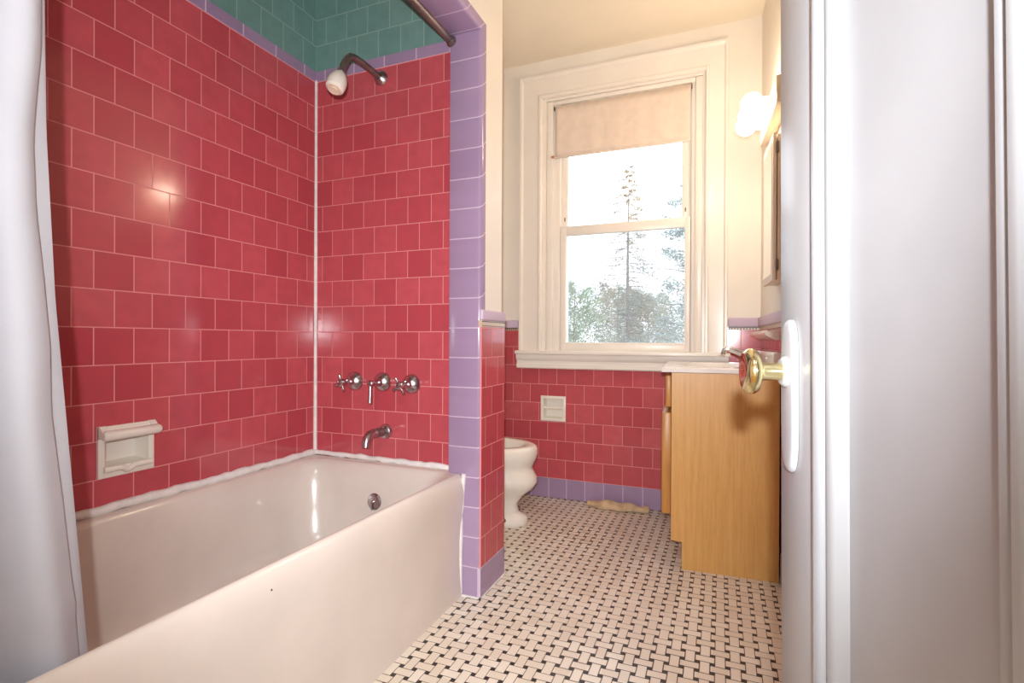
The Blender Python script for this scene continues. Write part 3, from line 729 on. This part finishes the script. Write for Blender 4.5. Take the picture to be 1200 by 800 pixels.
# ------------------------------------------------------------------ outdoors, seen through the window
def tree(name, base, height, trunk_r, label, style, mat, group=None, spread=1.5, start=.2, nb=40, leaf=.10, per=40, lean=0):
    e = empty(name, base); tag(e, label, 'tree', group)
    rnd = random.Random(hash(style) % 1 + len(label))
    b = V(base)
    mb = MB(); P_ = [V((lean*q*q + .02*math.sin(q*7), 0, height*q)) for q in [i/10 for i in range(11)]]
    mb.tube(P_, [trunk_r*(1-.93*i/10) for i in range(11)], 'bark', 10); mb.build('trunk', parent=e)
    fo = MB(); br = fo
    for k in range(nb):
        q = start + (1-start)*(k+.5)/nb
        a = k*2.4 + rnd.uniform(-.4, .4); ln = spread*((1-q)*1.05+.06)*rnd.uniform(.6, 1.15)
        if style == 'round': ln = spread*math.sqrt(max(.05, 1-((q-.55)/.5)**2))*rnd.uniform(.6, 1.1)
        o = V((lean*q*q, 0, height*q)); d = V((math.cos(a), math.sin(a), {'larch': -.05, 'pine': .12, 'round': .5, 'bare': .9}[style]))
        pts = [o + d*(ln*t) + V((0, 0, -.10*ln*t*t if style == 'larch' else .05*ln*t)) + V([rnd.uniform(-.03, .03) for _ in 'xyz'])*ln for t in (0, .35, .7, 1)]
        br.tube(pts, [trunk_r*.22*(1-q*.6), trunk_r*.15*(1-q*.6), trunk_r*.1*(1-q*.6), .003], 'bark', 5)
        for m in range(int(per*min(1, ln/.45))+3):
            t = rnd.uniform(.2, 1.0)**.8; i = min(2, int(t*3)); f = t*3-i
            c = pts[i].lerp(pts[i+1], min(1, f)) + V((rnd.gauss(0, .10), rnd.gauss(0, .10), rnd.gauss(0, .10)))*ln*(1.2 if style == 'round' else 1.0)
            u = V((rnd.gauss(0, 1), rnd.gauss(0, 1), rnd.gauss(0, .6))).normalized()*leaf*rnd.uniform(.5, 1.2)
            w_ = u.orthogonal().normalized()*leaf*rnd.uniform(.12, .4)
            fo.face([c-u-w_*.3, c+w_, c+u, c-w_], mat)
    fo.build('crown', None, e, 0, False)
    return e
mb = MB(); mb.box((-40, 3, -3.1), (30, 60, -3.0), 'ground'); struct(mb.build('ground', smooth=0))
tree('larch_tree', (-1.02, 14.0, -3), 9.1, .10, 'tall sparse larch with a straight bare trunk in the middle of the window view', 'larch', 'needle_tan', None, 3.0, .40, 100, .028, 300)
tree('pine_tree', (1.0, 9.4, -3), 7.4, .12, 'blue-green pine with layered boughs at the right of the window view', 'pine', 'needle_blue', None, 2.6, .28, 64, .04, 260)
tree('evergreen_tree', (-1.75, 10.6, -3), 5.1, .10, 'soft green bushy evergreen at the left of the window view', 'round', 'needle_green', None, 1.0, .3, 50, .05, 150)
tree('bare_tree', (-3.5, 13.4, -3), 6.3, .08, 'bare grey twiggy tree at the far left of the window view', 'bare', 'thicket', None, 1.3, .35, 60, .035, 40)
for k, (x, y, h, lab) in enumerate(((-4.6, 18.0, 5.8, 'grey-green thicket tree far off at the left edge of the window view'), (-2.7, 21.5, 6.0, 'grey-green thicket tree far off between the evergreen and the larch'), (-1.0, 18.6, 5.4, 'grey-green thicket tree far off right behind the larch trunk'), (.9, 21.5, 5.8, 'grey-green thicket tree far off behind the blue-green pine'))):
    tree('thicket_tree', (x, y, -3), h, .10, lab, 'round', 'thicket', 'thicket trees far off', 1.6, .3, 60, .075, 220)

# ------------------------------------------------------------------ light
def light(name, typ, loc, energy, col, **k):
    l = bpy.data.lights.new(name, typ); l.energy = energy; l.color = col
    for a, v in k.items(): setattr(l, a, v)
    o = bpy.data.objects.new(name, l); COL.objects.link(o); o.location = loc
    return o
# the photographer's flash just above the lens, turned a little to the left
fl_ = light('camera_flash', 'SPOT', (1.583, -1.775, .995), 140, (.94, .97, 1.0), spot_size=math.radians(96), spot_blend=1.0, shadow_soft_size=.012)
a = math.radians(25); fl_.rotation_euler = V((-math.sin(a), math.cos(a), .17)).to_track_quat('-Z', 'Y').to_euler(); fl_.scale = (1, 2.0, 1)
# unseen fill light added in the hall to brighten door, curtain and room
hl = light('hall_fill_light', 'AREA', (1.5, -2.3, 2.3), 16, (.95, .97, 1.0), shape='DISK', size=.35)

wd = bpy.data.worlds.new('overcast_sky'); S.world = wd; wd.use_nodes = True
bg = wd.node_tree.nodes['Background']; bg.inputs[0].default_value = (.93, .97, 1.0, 1); bg.inputs[1].default_value = 4.2

# ------------------------------------------------------------------ camera
cam = bpy.data.cameras.new('camera'); co = bpy.data.objects.new('camera', cam); COL.objects.link(co)
yaw, pitch, roll = .38295, -.00338, .004485
f = V((-math.sin(yaw)*math.cos(pitch), math.cos(yaw)*math.cos(pitch), math.sin(pitch))); r0 = V((math.cos(yaw), math.sin(yaw), 0)); u0 = r0.cross(f)
r = r0*math.cos(roll) + u0*math.sin(roll); u = -r0*math.sin(roll) + u0*math.cos(roll)
co.matrix_world = Matrix(((r.x, u.x, -f.x, 1.56833), (r.y, u.y, -f.y, -1.70181), (r.z, u.z, -f.z, .91173), (0, 0, 0, 1)))
cam.sensor_width = 36; cam.sensor_fit = 'HORIZONTAL'; cam.lens = 608.97/1200*36; cam.clip_start = .02
S.camera = co
S.view_settings.view_transform = 'Standard'; S.view_settings.look = 'None'; S.view_settings.gamma = 1; S.view_settings.use_curve_mapping = False
S.view_settings.exposure = 0.02
